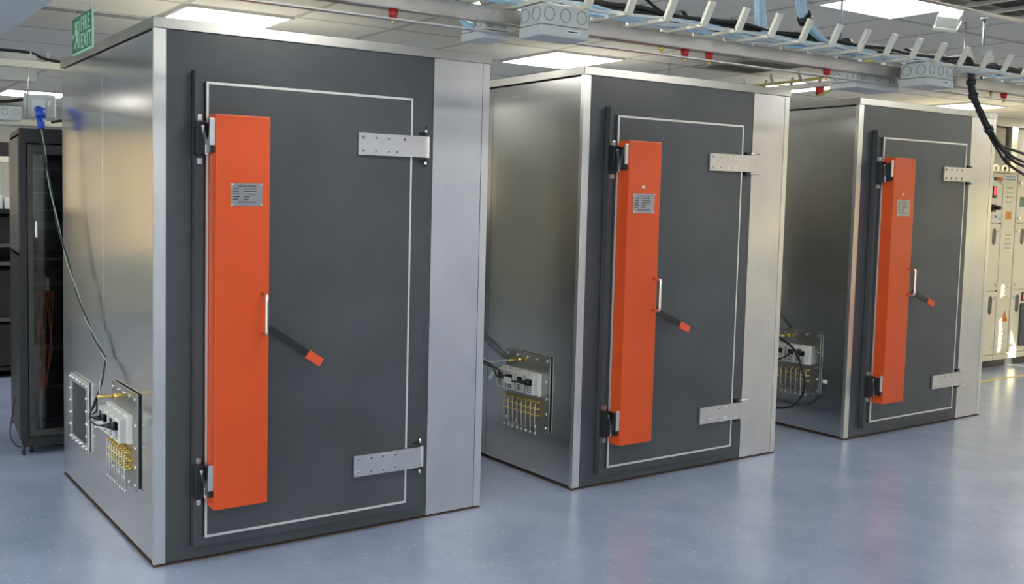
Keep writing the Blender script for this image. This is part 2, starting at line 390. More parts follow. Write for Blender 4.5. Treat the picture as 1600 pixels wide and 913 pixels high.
cv_ = thing('ceiling_vent', 'grey square air grille in the ceiling between the long tray and middle chamber top', 'vent', (GX+4.2+.35+1.4-1.4, GY-.35, CZ))
MB().box(-.34, .34, -.34, -.30, -.010, 0).box(-.34, .34, .30, .34, -.010, 0).box(-.34, -.30, -.30, .30, -.010, 0).box(.30, .34, -.30, .30, -.010, 0).build('grille_frame', grille_m, cv_)
gm = MB()
for k in range(15): gm.prism([(-.30, -.295+.040*k, -.008), (-.30, -.275+.040*k, -.001), (-.30, -.272+.040*k, -.001), (-.30, -.292+.040*k, -.008)], (.60, 0, 0))
gm.build('grille_blades', grille_m, cv_)
sv = thing('slot_diffuser', 'long thin two-slot air diffuser in the ceiling behind the exit sign', 'vent', (.15, 2.00, CZ))
MB().box(-.46, .50, -.055, .055, -.008, 0).build('diffuser_body', white_metal, sv)
for yy in (-.03, .02): MB().box(-.45, .49, yy, yy+.012, -.0095, -.0081).build('air_slot', ink, sv)
# ---------------------------------------------------------------- shielded chambers
W, D, H = 1.778, 1.68, 2.40
def chamber(idx, loc, label, lever_ang, plate, long_hinge):
    T = thing('shielded_chamber', label, 'chamber', loc, 0, 'shielded test chambers in a row')
    P = lambda name, mb, m, par=None: mb.build(name, m, par or T)
    P('plinth', MB().box(.006, W-.006, .006, D-.006, 0, .02), matt_dark)
    P('floor_seal', MB().box(-.002, W+.003, -.004, .004, 0, .005).box(-.0025, .004, .004, D, 0, .005), sealant)
    P('side_panel', MB().bbox(0, .02, .022, .8185, .02, 2.345, .0015), galv)
    P('side_panel', MB().bbox(0, .02, .8215, D, .02, 2.345, .0015), galv)
    P('side_panel', MB().bbox(W-.02, W, .022, .8185, .02, 2.345, .0015), galv)
    P('side_panel', MB().bbox(W-.02, W, .8215, D, .02, 2.345, .0015), galv)
    P('back_panel', MB().box(.021, W-.021, D-.02, D-.001, .02, 2.345), galv)
    P('corner_trim', MB().box(-.0025, .050, -.003, 0, .012, 2.352).box(-.0025, 0, 0, .022, .012, 2.352), galv_trim)
    P('corner_trim', MB().box(1.737, W+.0025, -.003, 0, .012, 2.352).box(W, W+.0025, 0, .022, .012, 2.352), galv_trim)
    P('front_panel', MB().box(.050, 1.430, 0, .04, .012, 2.352), charcoal)
    P('front_strip', MB().box(1.4325, 1.7345, -.002, .03, .012, 2.352), galv_front)
    P('roof_cap', MB().bbox(-.007, W+.007, -.009, D+.007, 2.353, 2.40, .003), galv_cap)
    # door casing, a raised ring with a dark rebate
    cs = MB(); c0, c1, z0, z1, dp = .168, 1.366, .073, 2.183, .040
    a0, a1, b0, b1 = .209, 1.2735, .1165, 2.1385
    cs.box(c0, a0, -dp, 0, z0, z1).box(a1, c1, -dp, 0, z0, z1).box(a0, a1, -dp, 0, z0, b0).box(a0, a1, -dp, 0, b1, z1)
    cas = P('door_casing', cs, charcoal)
    MB().box(c0-.004, c1+.004, -.003, 0, z1, z1+.004).box(c0-.004, c1+.004, -.003, 0, z0-.004, z0).box(c1, c1+.004, -.003, 0, z0, z1).box(c0-.004, c0, -.003, 0, z0, z1).build('casing_edge_line', matt_dark, cas)  # thin dark line along the casing's outer edge
    # leaf
    l0, l1, m0, m1, ld = .213, 1.272, .118, 2.137, .058
    leaf = P('door', MB().box(l0, l1, -ld, -.002, m0, m1), charcoal)
    e = .0085; g = ld + .003
    tr = MB().box(l0-.001, l0+e, -g, -ld+.004, m0, m1).box(l1-e, l1+.001, -g, -ld+.004, m0, m1)
    tr.box(l0+e, l1-e, -g, -ld+.004, m0, m0+e*1.3).box(l0+e, l1-e, -g, -ld+.004, m1-e*1.3, m1)
    tr.build('edge_trim', silver_trim, leaf)
    # cover box and its fittings
    cv = P('drive_cover', MB().bbox(.224, .478, -.141, -ld-.001, .262, 1.994, .004), orange)
    pu0, pu1, pz0, pz1 = plate
    npl = MB().bbox(pu0, pu1, -.1435, -.141, pz0, pz1, .0008).build('nameplate', plate_m, cv)
    # rows of dark engraved strokes (too small in the photograph to read)
    st = MB(); rows = 7; rnd = random.Random(3)
    for r_ in range(rows):
        zc = pz1 - (pz1-pz0)*(.13 + .115*r_)
        spans = [(.22, .78)] if r_ in (0, 6) else [(.08, .08+rnd.uniform(.10, .24)), (.42, .42+rnd.uniform(.12, .48))]
        for s0, s1 in spans:
            x = s0
            while x < s1:
                w_ = rnd.uniform(.02, .05); st.box(pu0+(pu1-pu0)*x, pu0+(pu1-pu0)*min(x+w_, s1+.01), -.1439, -.1435, zc-.0022, zc+.0022); x += w_ + .012
    j = st.build('engraving', ink, cv)
    for (a, b) in ((pu0+.006, pz0+.006), (pu0+.006, pz1-.006), (pu1-.006, pz0+.006), (pu1-.006, pz1-.006)):
        MB().cyl((a, -.1435, b), (a, -.1465, b), .0045, 10).build('rivet', chrome, cv)
    if idx:
        pts = []
        for k in range(16):
            t = 2*math.pi*k/16; pts.append(((pu0+pu1)/2-.004+.014*math.cos(t), -.141, pz1+.037+.0075*math.sin(t)))
        MB().prism(pts, (0, -.001, 0)).build('sticker', label_w, cv)
        MB().box((pu0+pu1)/2-.012, (pu0+pu1)/2+.004, -.1424, -.142, pz1+.034, pz1+.040).build('sticker_print', label_bl, cv)
    # D handle
    hp = []; hu, hz0, hz1 = .446, 1.033, 1.214; q = .058 if idx else .05
    hp = [(hu, -.140, hz1), (hu, -.140-q+.016, hz1)]
    for k in range(1, 6):
        t = k*math.pi/10; hp.append((hu, -.140-q+.016-.016*math.sin(t)*1., hz1-.016+.016*math.cos(t)))
    hp += [(hu, -.140-q, hz1-.03), (hu, -.140-q, hz0+.03)]
    for k in range(0, 5):
        t = k*math.pi/10; hp.append((hu, -.140-q+.016-.016*math.cos(t), hz0+.016-.016*math.sin(t)))
    hp += [(hu, -.140-q+.016, hz0), (hu, -.140, hz0)]
    P('handle', MB().tube(hp, .0078, 12), chrome)
    # lever coming from under the cover
    (ru, rz), (tu, tz) = lever_ang
    d = Vector((tu-ru, 0, tz-rz)); L = d.length; d.normalize(); n = Vector((-d.z, 0, d.x))
    gr = L - .085
    base = Vector((ru, -.125, rz)) - d*.03
    lev = P('lever', MB().bar(base, Vector((ru, -.125, rz))+d*gr, n*.0175, Vector((0, .004, 0))), black)
    MB().bar(Vector((ru, -.125, rz))+d*gr, Vector((ru, -.125, rz))+d*L, n*.0205, Vector((0, .0075, 0))).build('lever_grip', grip_red, lev)
    # latches on the closing edge
    for zt, flip in ((1.985, 1), (.475, 1)):
        k_ = P('latch', MB().bbox(.158, .205, -.085, -.0405, zt-.165, zt-.02, .003).box(.205, .221, -.13, -.062, zt-.155, zt-.03), blackm)
        MB().bbox(.199, .2225, -.136, -.128, zt-.125, zt-.010, .002).build('latch_bar', steel, k_)
        MB().bar((.186, -.0865, zt-.048), (.205, -.0865, zt-.135), (.0055, 0, .0012), (0, .0035, 0)).bbox(.196, .213, -.092, -.0855, zt-.165, zt-.120, .002).build('latch_link', chrome, k_)
        MB().cyl((.184, -.085, zt-.045), (.184, -.094, zt-.045), .0075, 12).build('latch_pin', chrome, k_)
        for zz in (zt-.005, zt-.192):
            MB().bbox(.172, .193, -.062, -.0405, zz-.013, zz+.013, .002).build('latch_clip', steel, k_)
    # hinges
    for hz in (1.903, .345):
        x0h, x1h = .963, 1.338
        hb = MB().box(x0h, x1h, -.074, -.0615, hz-.052, hz+.052)
        hg = P('hinge', hb, steel)
        kn = MB()
        if not long_hinge:   # plate rolled round its pin
            pr = [(x1h, -.074), (x1h+.008, -.071), (x1h+.014, -.064), (x1h+.022, -.062), (x1h+.032, -.066), (x1h+.035, -.060), (x1h+.030, -.050), (x1h+.010, -.0415), (x1h, -.0615)]
            kn.prism([(a, b, hz-.052) for a, b in pr], (0, 0, .104)).build('hinge_knuckle', steel, hg)
            for zz, s_ in ((hz-.078, 1), (hz+.080, 1)):
                MB().cyl((x1h+.018, -.052, zz-.010), (x1h+.018, -.052, zz+.010), .0095, 12, .006).build('hinge_nut', chrome, hg)
            MB().box(x1h-.012, x1h+.034, -.048, -.0405, hz-.072, hz-.064).box(x1h-.012, x1h+.034, -.048, -.0405, hz+.064, hz+.072).cyl((x1h+.018, -.052, hz-.095), (x1h+.018, -.052, hz+.105), .004, 8).build('hinge_bracket', blackm, hg)
        else:
            kn.box(x1h+.001, x1h+.030, -.074, -.0415, hz-.050, hz+.050).build('hinge_knuckle', steel, hg)
            for zz in (hz-.062, hz+.062):
                MB().bbox(x1h-.030, x1h+.018, -.062, -.0405, zz-.009, zz+.009, .002).build('hinge_bracket', blackm, hg)
                MB().cyl((x1h+.004, -.064, zz), (x1h+.085, -.068, zz), .005, 8).build('hinge_stud', steel, hg)
        for r_ in (-.032, .032):
            for c_ in range(4):
                u = x0h+.025+.07*c_
                if idx == 0 and hz > 1 and c_ == 3: u += .022 if r_ > 0 else -.022
                MB().cyl((u, -.074, hz+r_), (u, -.0752, hz+r_), .0105, 14).build('hinge_screw', chrome, hg)
                MB().cyl((u, -.0752, hz+r_), (u, -.0757, hz+r_), .0042, 6).build('screw_socket', ink, hg)
    # connector plate on the left side
    cp = P('connector_plate', MB().box(-.014, -.008, .200, .612, .290, .738), galv_plate)
    MB().box(-.008, 0, .210, .602, .300, .728).build('plate_gasket', black, cp)
    ys = [.225+.0905*k for k in range(5)]
    for yy in ys:
        for zz in (.712,): MB().cyl((-.014, yy, zz), (-.021, yy, zz), .010, 8).build('bolt', chrome, cp)
    for zz in (.315, .398, .486, .590):
        for yy in (.222, .590): MB().cyl((-.014, yy, zz), (-.021, yy, zz), .010, 8).build('bolt', chrome, cp)
    for yy in ys[1:4]: MB().cyl((-.014, yy, .308), (-.021, yy, .308), .009, 8).build('bolt', chrome, cp)
    for k in range(4):
        v0 = .272 + .0925*k
        sb = P('socket_box', MB().bbox(-.078, -.0145, v0, v0+.070, .505, .618, .003).bbox(-.040, -.0145, v0-.004, v0+.074, .496, .632, .003), white_pl)
        MB().box(-.0792, -.078, v0+.012, v0+.056, .560, .598).build('socket_face', blackm, sb)
        for zz in (.522, .535, .548): MB().box(-.0790, -.078, v0+.022, v0+.032, zz-.004, zz+.004).box(-.0790, -.078, v0+.042, v0+.052, zz-.004, zz+.004).build('pin_slot', ink, sb)
        rb = MB().box(-.073, -.047, v0-.0015, v0, .512, .612)
        rb.build('terminal_cover', socket_grey, sb)
    for c_ in range(8):
        v = .285 + .0420*c_
        for r_, zz in enumerate((.456, .416, .378)):
            b_ = MB().cyl((-.014, v, zz), (-.030, v, zz), .0068, 8).cyl((-.030, v, zz), (-.048, v, zz), .0045, 8)
            P('brass_connector', b_, brass)
        zz = .378
        P('test_lead', MB().tube([(-.046, v, .452), (-.050, v, .41), (-.048, v, .34), (-.044, v, .282)], .0028, 6).cyl((-.044, v, .282), (-.044, v, .268), .006, 8), clear_w)
    P('brass_stud', MB().cyl((-.014, .455, .690), (-.050, .455, .690), .013, 10).cyl((-.050, .455, .690), (-.125, .455, .692), .0075, 10), brass)
    if idx == 0:
        vp = P('vent_frame', MB().box(-.014, -.004, 1.080, 1.465, .262, .300).box(-.014, -.004, 1.080, 1.465, .600, .640).box(-.014, -.004, 1.080, 1.118, .300, .600).box(-.014, -.004, 1.427, 1.465, .300, .600), galv_trim)
        MB().box(-.008, -.002, 1.118, 1.427, .300, .600).build('vent_mesh', mesh_dark, vp)
        MB().box(-.004, 0, 1.084, 1.461, .266, .636).build('vent_gasket', black, vp)
        for k in range(6):
            yy = 1.098+.0700*k
            for zz in (.280, .620): MB().cyl((-.014, yy, zz), (-.022, yy, zz), .009, 8).build('bolt', chrome, vp)
        for k in range(1, 5):
            zz = .280+.068*k
            for yy in (1.098, 1.448): MB().cyl((-.014, yy, zz), (-.022, yy, zz), .009, 8).build('bolt', chrome, vp)
    return T

XC = (0.0, 2.4279, 4.9519)
chamber(0, (0, 0, 0), 'nearest and largest-looking steel chamber with charcoal door and rolled hinges', ((.495, 1.046), (.750, .880)), (.292, .440, 1.601, 1.701), False)
chamber(1, (XC[1], -.009, 0), 'middle steel chamber with charcoal door, between the nearest and the farthest', ((.510, 1.019), (.772, .900)), (.262, .430, 1.588, 1.700), True)
chamber(2, (XC[2], -.0186, 0), 'farthest steel chamber on the right, beside the cream switchgear', ((.570, 1.036), (.822, .945)), (.270, .420, 1.588, 1.704), True)

# ---------------------------------------------------------------- exit sign
es = thing('exit_sign', 'green FIRE EXIT sign hanging from two wires over the nearest chamber corner', 'sign', (-.2, .395, 2.36))
MB().box(-.004, .004, -.175, .175, -.0825, .0825).build('sign_board', sign_l, es)
MB().box(-.0055, -.004, -.170, .170, -.074, .0825).build('sign_face', sign_g, es)
RX = (math.pi/2, 0, -math.pi/2)
text_mesh('FIRE', .092, sign_l, 'lettering', es, RX, (-.0058, .012, .008), .84)
text_mesh('EXIT', .092, sign_l, 'lettering', es, RX, (-.0058, .012, -.066), .84)
# running figure, doorway and arrow: u to the right as seen (towards -y), v up
def sgn(pts): MBs.prism([(-.0058, -u, v) for u, v in pts], (-.001, 0, 0))
MBs = MB(); sgn([(-.115, .060), (-.035, .060), (-.035, .052), (-.107, .052), (-.107, .0), (-.115, .0)]); sgn([(-.043, .052), (-.035, .052), (-.035, -.06), (-.043, -.06)])
MBs.build('doorway_symbol', sign_l, es)
MBs = MB(); sgn([(-.085+.011*math.cos(t*.63), .040+.011*math.sin(t*.63)) for t in range(10)])
sgn([(-.098, .024), (-.070, .028), (-.060, .005), (-.066, -.012), (-.052, -.038), (-.058, -.064), (-.070, -.062), (-.068, -.040), (-.085, -.020), (-.100, -.042), (-.120, -.060), (-.128, -.050), (-.108, -.030), (-.090, -.002), (-.096, .012), (-.112, .0), (-.118, .008)])
MBs.build('running_figure', sign_l, es)
MBs = MB(); sgn([(-.165, .0), (-.150, .014), (-.150, .005), (-.128, .005), (-.128, -.005), (-.150, -.005), (-.150, -.014)])
MBs.build('arrow_symbol', sign_l, es)
for yy in (-.125, .135): MB().cyl((0, yy, .082), (0, yy, CZ-2.36), .0016, 6).build('hanging_wire', steel, es)

# ---------------------------------------------------------------- main cable tray
SY, SZ = -1.45, 2.24
tray = thing('cable_tray', 'long galvanised fishbone cable tray with upturned cream arms above the chambers', 'cable tray', (0, SY, SZ))
MB().bbox(-.6, 6.6, -.022, .022, 0, .050, .004).build('spine', spine_m, tray)
for k in range(-9, 28):
    x = 1.150 + .1895*k
    if x < -.55 or x > 6.5: continue
    a = MB()
    for s_ in (-1, 1):
        a.bar((x, 0, .057), (x, s_*.175, .057), (.015, 0, 0), (0, 0, .0055))
        a.bar((x, s_*.172, .056), (x, s_*.212, .138), (.015, 0, 0), (0, .0055, .003))
    a.build('tray_arm', arm_paint, tray)
eb = thing('earth_bar', 'thin tinned earth strip slung beneath the long cable tray', 'earth bar', (0, SY, 2.207))
MB().box(-.6, 6.6, -.012, .012, 0, .005).build('strip', tin, eb)
for n_, x in enumerate((.304, 1.629, 1.766, 2.515, 3.985, 5.4)):
    s_ = MB().cyl((x, 0, .006), (x, 0, .032), .0125, 14, .0165).build('standoff_insulator', red_ins, eb)
    MB().cyl((x, 0, -.012), (x, 0, .0), .006, 6).build('bolt', brass, s_)
for x in (1.50, 3.86): MB().cyl((x, SY, 2.226), (x, SY, 2.2395), .009, 8).cyl((x, SY, 2.215), (x, SY, 2.226), .004, 6).build('tray_nut', brass, tray, (0, -SY, -SZ))
# hanger rods
for n_, (x, z1, lab) in enumerate(((2.60, CZ, 'grey threaded rod holding the long cable tray up to the ceiling beside blue cables'), (3.76, 2.598, 'grey threaded rod between the long cable tray and the upper right tray'))):
    r_ = MB().cyl((x, SY, SZ+.05), (x, SY, z1), .006 if n_ else .005, 8)
    if n_: r_.cyl((x, SY, z1-.010), (x, SY, z1), .018, 10)
    tag(origin(r_.build('hanger_rod', rod_m), (x, SY, SZ+.05)), lab, 'rod')
# cables lying in the tray
def cable(name, pts, r, m, lab, cat='cable', group=None, seg=8, n=6):
    o = MB().tube(smooth_pts(pts, n), r, seg).build(name, m); origin(o, pts[0]); tag(o, lab, cat, group); return o
def wander(x0, x1, y, z, step=.19, ay=.012, az=.006, ph=0):
    pts = []; x = x0; k = 0
    while x <= x1:
        pts.append((x, y + ay*math.sin(k*1.7+ph), z + az*math.sin(k*2.3+ph*2))); x += step; k += 1
    return pts
T_G = 'black cables lying along the long tray'
for k in range(6):
    cable('power_cable', wander(-.5, 6.5, -1.385-.013*k, 2.352+.015*(k % 2), ph=k*.4, ay=.006), .0082, cable_blk, 'black power cable lying along the far side of the long tray', 'cable', T_G)
for k in range(7):
    cable('data_cable', wander(-.5, 6.5, -1.475-.018*k, 2.306+.008*(k % 2), ph=k*.9, ay=.010, az=.006), .0062, (cable_wht, cable_blu)[(k+1) % 3 == 0], ('whitish data cable lying along the middle of the long tray', 'pale blue data cable lying along the middle of the long tray')[(k+1) % 3 == 0], 'cable', ('whitish cables along the tray', 'pale blue cables along the tray')[(k+1) % 3 == 0])
for k in range(16):      # velcro ties round the black bundle
    x = -.3 + .38*k + .05*math.sin(k*3)
    o = MB().tube([(x-.014, -1.417, 2.360), (x+.014, -1.417, 2.360)], .036, 12, flat=.75).build('cable_tie', black); origin(o, (x, -1.417, 2.360))
    tag(o, 'black strap wrapped round the black cables on the long tray', 'cable tie', 'black straps round the cables on the long tray')
for k in range(4):
    cable('power_cable', [(1.20+.045*k, -1.44+.008*k, 2.52-.005*k), (1.33+.035*k, -1.43+.008*k, 2.455-.005*k), (1.46+.016*k, -1.42+.006*k, 2.405-.004*k), (1.56, -1.415+.006*k, 2.375), (1.75, -1.41, 2.372-.003*k)], .0045, cable_blk, 'thin black cable sweeping down onto the left part of the long tray', 'cable', 'thin black cables sweeping onto the long tray')
# blue bundles dropping from the ceiling
for b_, (xt, xb, lab) in enumerate(((2.062, 2.10, 'pale blue cable in the straight bundle dropping onto the long tray'), (2.26, 2.33, 'pale blue cable in the curved bundle strapped above the long tray'))):
    for k in range(8):
        o_ = .0125*(k % 4) - .018; y_ = .012*(k//4)
        if b_ == 0: pts = [(xt+o_, SY+y_, CZ), (xt+o_, SY+y_, 2.55), (xt+.006+o_, SY+y_, 2.44), (xt+.03+o_, SY+y_, 2.36), (xt+.12+o_*.4, SY-.02+y_, 2.325), (xt+.35, SY-.03+y_+o_, 2.325)]
        else: pts = [(xt+o_, SY+y_-.04, CZ), (xt+.005+o_, SY+y_-.04, 2.52), (xt+.04+o_, SY+y_-.04, 2.43), (xt+.10+o_, SY+y_-.045, 2.38), (xt+.20+o_*.7, SY+y_-.05, 2.342), (xt+.5, SY+y_-.05+o_, 2.328)]
        cable('data_cable', pts, .0062, (cable_blu, cable_blu, cable_wht)[k % 3], lab, 'cable', ('straight pale blue drop bundle', 'curved pale blue drop bundle')[b_])
o = MB().tube([(2.292, -1.484, 2.440), (2.312, -1.484, 2.418)], .036, 12, flat=.7).build('cable_tie', black); origin(o, (2.30, -1.484, 2.43)); tag(o, 'wide black strap around the curved blue cable bundle', 'cable tie')

# junction boxes -----------------------------------------------------------
def junction_box(label, x0, x1, y0, y1, z0, z1, nf=3, ns=2, lab_plate=True):
    c = ((x0+x1)/2, (y0+y1)/2, z0); T = thing('junction_box', label, 'junction box', c)
    hx, hy, h = (x1-x0)/2, (y1-y0)/2, z1-z0; lid = h*.36
    MB().bbox(-hx+.003, hx-.003, -hy+.003, hy-.003, lid, h, .005).build('box_body', box_pl, T)
    MB().bbox(-hx, hx, -hy, hy, 0, lid-.0012, .006).build('box_lid', box_pl, T)
    zk = lid + (h-lid)*.52; r = (h-lid)*.33
    for n_, (L, horiz) in ((nf, (2*hx, True)), (ns, (2*hy, False))):
        for k in range(n_):
            p = -L/2 + L*(k+.5)/n_; rr = min(r, L/n_*.38)
            ring = [];
            for q in range(25):
                t = 2*math.pi*q/24
                ring.append((p+rr*math.cos(t), -hy+.002, zk+rr*math.sin(t)) if horiz else (-hx+.002, p+rr*math.cos(t), zk+rr*math.sin(t)))
            MB().tube(ring, .0018, 6).build('knockout', box_ring, T)
    if lab_plate:
        MB().box(hx*.05, hx*.62, -hy-.0008, -hy, lid*.40, lid*.72).build('box_label', label_w, T)
        MB().box(hx*.10, hx*.50, -hy-.0014, -hy-.0008, lid*.50, lid*.60).build('label_print', ink, T)
    return T
junction_box('grey junction box with three round knockouts hanging left of the tray arms', .750, .960, -1.64, -1.525, 2.183, 2.286, 3, 2)
junction_box('smaller grey junction box with a blue cable entering, left end of tray', .680, .795, -1.425, -1.29, 2.195, 2.275, 2, 2, False)
junction_box('cream junction box with five knockouts on the right part of the long tray', 2.960, 3.172, -1.64, -1.507, 2.190, 2.291, 3, 2)
junction_box('pale grey junction box under the tray, left of the cream junction box', 2.77, 3.10, -1.425, -1.29, 2.185, 2.262, 3, 2, False)
cable('data_cable', [(.50, -1.50, 2.315), (.56, -1.44, 2.312), (.60, -1.38, 2.29), (.64, -1.365, 2.25), (.679, -1.36, 2.240)], .011, cable_blu, 'thick pale blue cable entering the smaller grey junction box')

# cross tray between middle and far chamber ---------------------------------
ct = thing('cable_tray', 'small cross cable tray running back between the middle and far chambers', 'cable tray', (4.60, 0, 2.45))
MB().bbox(-.02, .02, -1.1, 1.9, 0, .035, .003).build('spine', galv_trim, ct)
for k in range(13):
    y = -1.0 + .225*k; a = MB()
    for s_ in (-1, 1):
        a.bar((0, y, .039), (s_*.10, y, .039), (0, .011, 0), (0, 0, .004)); a.bar((s_*.098, y, .038), (s_*.122, y, .105), (0, .011, 0), (.004, 0, .002))
    a.build('tray_arm', tin, ct)
cable('earth_cable', [(4.62, 1.5, 2.505), (4.61, .9, 2.508), (4.59, .4, 2.505), (4.60, .1, 2.51), (4.56, -.1, 2.53), (4.50, -.3, 2.56), (4.46, -.6, 2.60)], .010, copper_dull, 'yellow green earth cable lying on the small cross tray')
cable('earth_cable', [(4.66, -.06, 2.51), (4.60, -.10, 2.46), (4.56, -.06, 2.42), (4.57, .02, 2.395), (4.60, .06, 2.40)], .008, copper_dull, 'short looped earth cable hanging under the small cross tray')
ins = MB().cyl((4.60, .05, 2.395), (4.60, .05, 2.449), .022, 12, .028).build('standoff_insulator', red_ins); origin(ins, (4.60, .05, 2.44)); tag(ins, 'red insulator under the small cross tray', 'insulator')
for yy, lab in ((-.9, 'rod holding the front of the small cross tray'), (1.4, 'rod holding the rear of the small cross tray')):
    tag(origin(MB().cyl((4.60, yy, 2.485), (4.60, yy, CZ), .005, 8).build('hanger_rod', tin), (4.60, yy, CZ)), lab, 'rod')

# upper ladder tray, top right ------------------------------------------------
ut = thing('cable_tray', 'upper galvanised ladder tray with black cables at the top right corner', 'cable tray', (0, -1.5, 2.60))
MB().bbox(2.55, 6.6, -.02, .02, 0, .045, .003).build('side_rail', galv_trim, ut)
MB().bbox(2.55, 6.6, -.44, -.40, 0, .045, .003).build('side_rail', galv_trim, ut)
for k in range(16): MB().box(2.7+.25*k, 2.73+.25*k, -.40, -.02, .006, .020).build('rung', tin, ut)
for k in range(9):
    cable('power_cable', [(2.50, -1.56-.036*k, 2.645), (4.2, -1.56-.036*k+.01, 2.64), (6.5, -1.56-.036*k, 2.645)], .013, cable_blk, 'black cable lying in the upper right ladder tray', 'cable', 'black cables in the upper right tray')
for x in (3.2, 5.6):
    tag(origin(MB().cyl((x, -1.92, 2.645), (x, -1.92, CZ), .005, 8).build('hanger_rod', tin), (x, -1.92, CZ)), 'short rod holding the upper right ladder tray', 'rod', 'rods of the upper right tray')
eb_ = thing('junction_box', 'grey tilted junction box hanging beneath the upper right tray', 'junction box', (3.70, -1.30, 2.585), .35)
eb_.rotation_euler = (.25, -.45, .35)
MB().bbox(-.07, .07, -.05, .05, .0, .055, .005).build('box_body', box_pl, eb_)
MB().bbox(-.075, .075, -.055, .055, -.020, -.0005, .005).build('box_lid', box_pl, eb_)
ring = [(.0+.02*math.cos(2*math.pi*q/20), -.051, .032+.02*math.sin(2*math.pi*q/20)) for q in range(21)]
MB().tube(ring, .0016, 6).build('knockout', box_ring, eb_)
cable('power_cable', [(3.70, -1.31, 2.64), (3.68, -1.36, 2.655), (3.66, -1.44, 2.655), (3.64, -1.53, 2.662)], .006, cable_wht, 'short white cable from the tilted grey junction box into the upper tray')

# black cable bundle sagging from tray to switchgear --------------------------
base = [(3.36, -1.40, 2.365), (3.47, -1.43, 2.375), (3.528, -1.50, 2.372), (3.534, -1.52, 2.30), (3.540, -1.52, 2.25), (3.566, -1.52, 2.19), (3.630, -1.52, 2.125), (3.724, -1.52, 2.038)]
ends = [[(3.90, -1.515, 1.945), (4.09, -1.51, 1.895), (4.7, -1.48, 1.83), (6.0, -1.3, 1.84), (7.8, -.4, 1.95), (9.8, 1.0, 2.14), (10.34, 1.45, 2.05)],
        [(3.88, -1.53, 1.925), (4.085, -1.54, 1.862), (4.7, -1.55, 1.79), (6.0, -1.35, 1.80), (7.8, -.45, 1.92), (9.85, 1.0, 2.13), (10.42, 1.48, 2.05)],
        [(3.82, -1.52, 1.942), (3.95, -1.52, 1.868), (4.25, -1.52, 1.80), (4.9, -1.50, 1.75), (6.2, -1.35, 1.77), (8.0, -.4, 1.90), (9.9, 1.0, 2.12), (10.50, 1.50, 2.05)],
        [(3.87, -1.50, 1.975), (4.08, -1.49, 1.945), (4.6, -1.46, 1.90), (6.0, -1.25, 1.92), (7.8, -.3, 2.02), (9.85, 1.02, 2.16), (10.58, 1.52, 2.05)],
        [(3.84, -1.54, 1.935), (3.99, -1.55, 1.872), (4.4, -1.56, 1.82), (5.2, -1.52, 1.78), (6.4, -1.3, 1.80), (8.1, -.35, 1.93), (9.9, 1.05, 2.12), (10.66, 1.55, 2.05)]]
for k, e_ in enumerate(ends):
    t = 2*math.pi*k/5; off = Vector((.009*math.cos(t), .009*math.sin(t), .003*math.cos(t)))
    cable('power_cable', [tuple(Vector(p)+off) for p in base] + e_, .0068, cable_blk, 'black cable in the bundle sagging from the long tray to the cream switchgear', 'cable', 'black cables sagging to the switchgear')
for (p, q, lab) in (((3.538, -1.52, 2.268), (3.541, -1.52, 2.244), 'black strap high on the sagging cable bundle, just below the tray'), ((3.560, -1.52, 2.202), (3.569, -1.52, 2.184), 'black strap on the sagging bundle beside the farthest chamber top'), ((3.712, -1.52, 2.050), (3.730, -1.52, 2.033), 'lowest black strap on the sagging bundle where its cables fan out')):
    o = MB().tube([p, q], .0215, 12).build('cable_tie', black); origin(o, p); tag(o, lab, 'cable tie')

# ---------------------------------------------------------------- chamber leads
lead = [(-.104, 1.716, 2.005), (-.100, 1.66, 1.86), (-.088, 1.55, 1.63), (-.074, 1.40, 1.402), (-.062, 1.20, 1.20), (-.050, 1.019, 1.036), (-.040, .90, .95), (-.030, .74, .86), (-.030, .66, .82), (-.060, .62, .75), (-.085, .60, .66), (-.100, .585, .60), (-.118, .56, .587)]
for k, (m_, lab) in enumerate(((cable_blk, 'black lead running from the blue plug down to the nearest chamber sockets'), (cable_grn, 'pale green lead twisted round the black one beside the nearest chamber'))):
    pts = []; S_ = smooth_pts(lead, 4); rr_ = (.0045, .003)[k]
    for i, p in enumerate(S_):
        t = i*.85 + math.pi*k; pts.append(tuple(p + Vector((.004*math.cos(t), .006*math.sin(t), 0))))
    pts = pts[:-6] if k else pts
    cable('power_cable', pts, rr_, m_, lab, 'cable', None, 6, 2)
def plug(name, root, tip, lab):
    root, tip = Vector(root), Vector(tip); d = (tip-root)
    T = thing(name, lab, 'plug', tuple(root))
    MB().cyl((0,0,0), tuple(d*.28), .020, 12).build('plug_body', black, T)
    MB().cyl(tuple(d*.28), tuple(d), .016, 12, .005).build('strain_relief', black, T)
plug('power_plug', (-.0795, .492, .579), (-.135, .520, .583), 'black rubber plug in the third socket of the nearest chamber')
plug('power_plug', (-.0795, .305, .579), (-.135, .355, .578), 'black rubber plug in the nearest socket of the nearest chamber')
cable('power_cable', [(-.135, .355, .578), (-.15, .40, .575), (-.150, .50, .58), (-.130, .56, .60), (-.095, .595, .66)], .0042, cable_blk, 'short black lead looping to the nearest socket plug of the nearest chamber')
cable('power_cable', [(-.135, .520, .583), (-.140, .545, .59), (-.110, .58, .62), (-.098, .592, .65)], .0042, cable_blk, 'short black lead looping to the third socket plug of the nearest chamber')
o = MB().box(-.150, -.112, .412, .415, .556, .586).build('cable_tag', tag_white); origin(o, (-.131, .4135, .571)); tag(o, 'white paper tag on the lead of the nearest chamber plugs', 'tag')
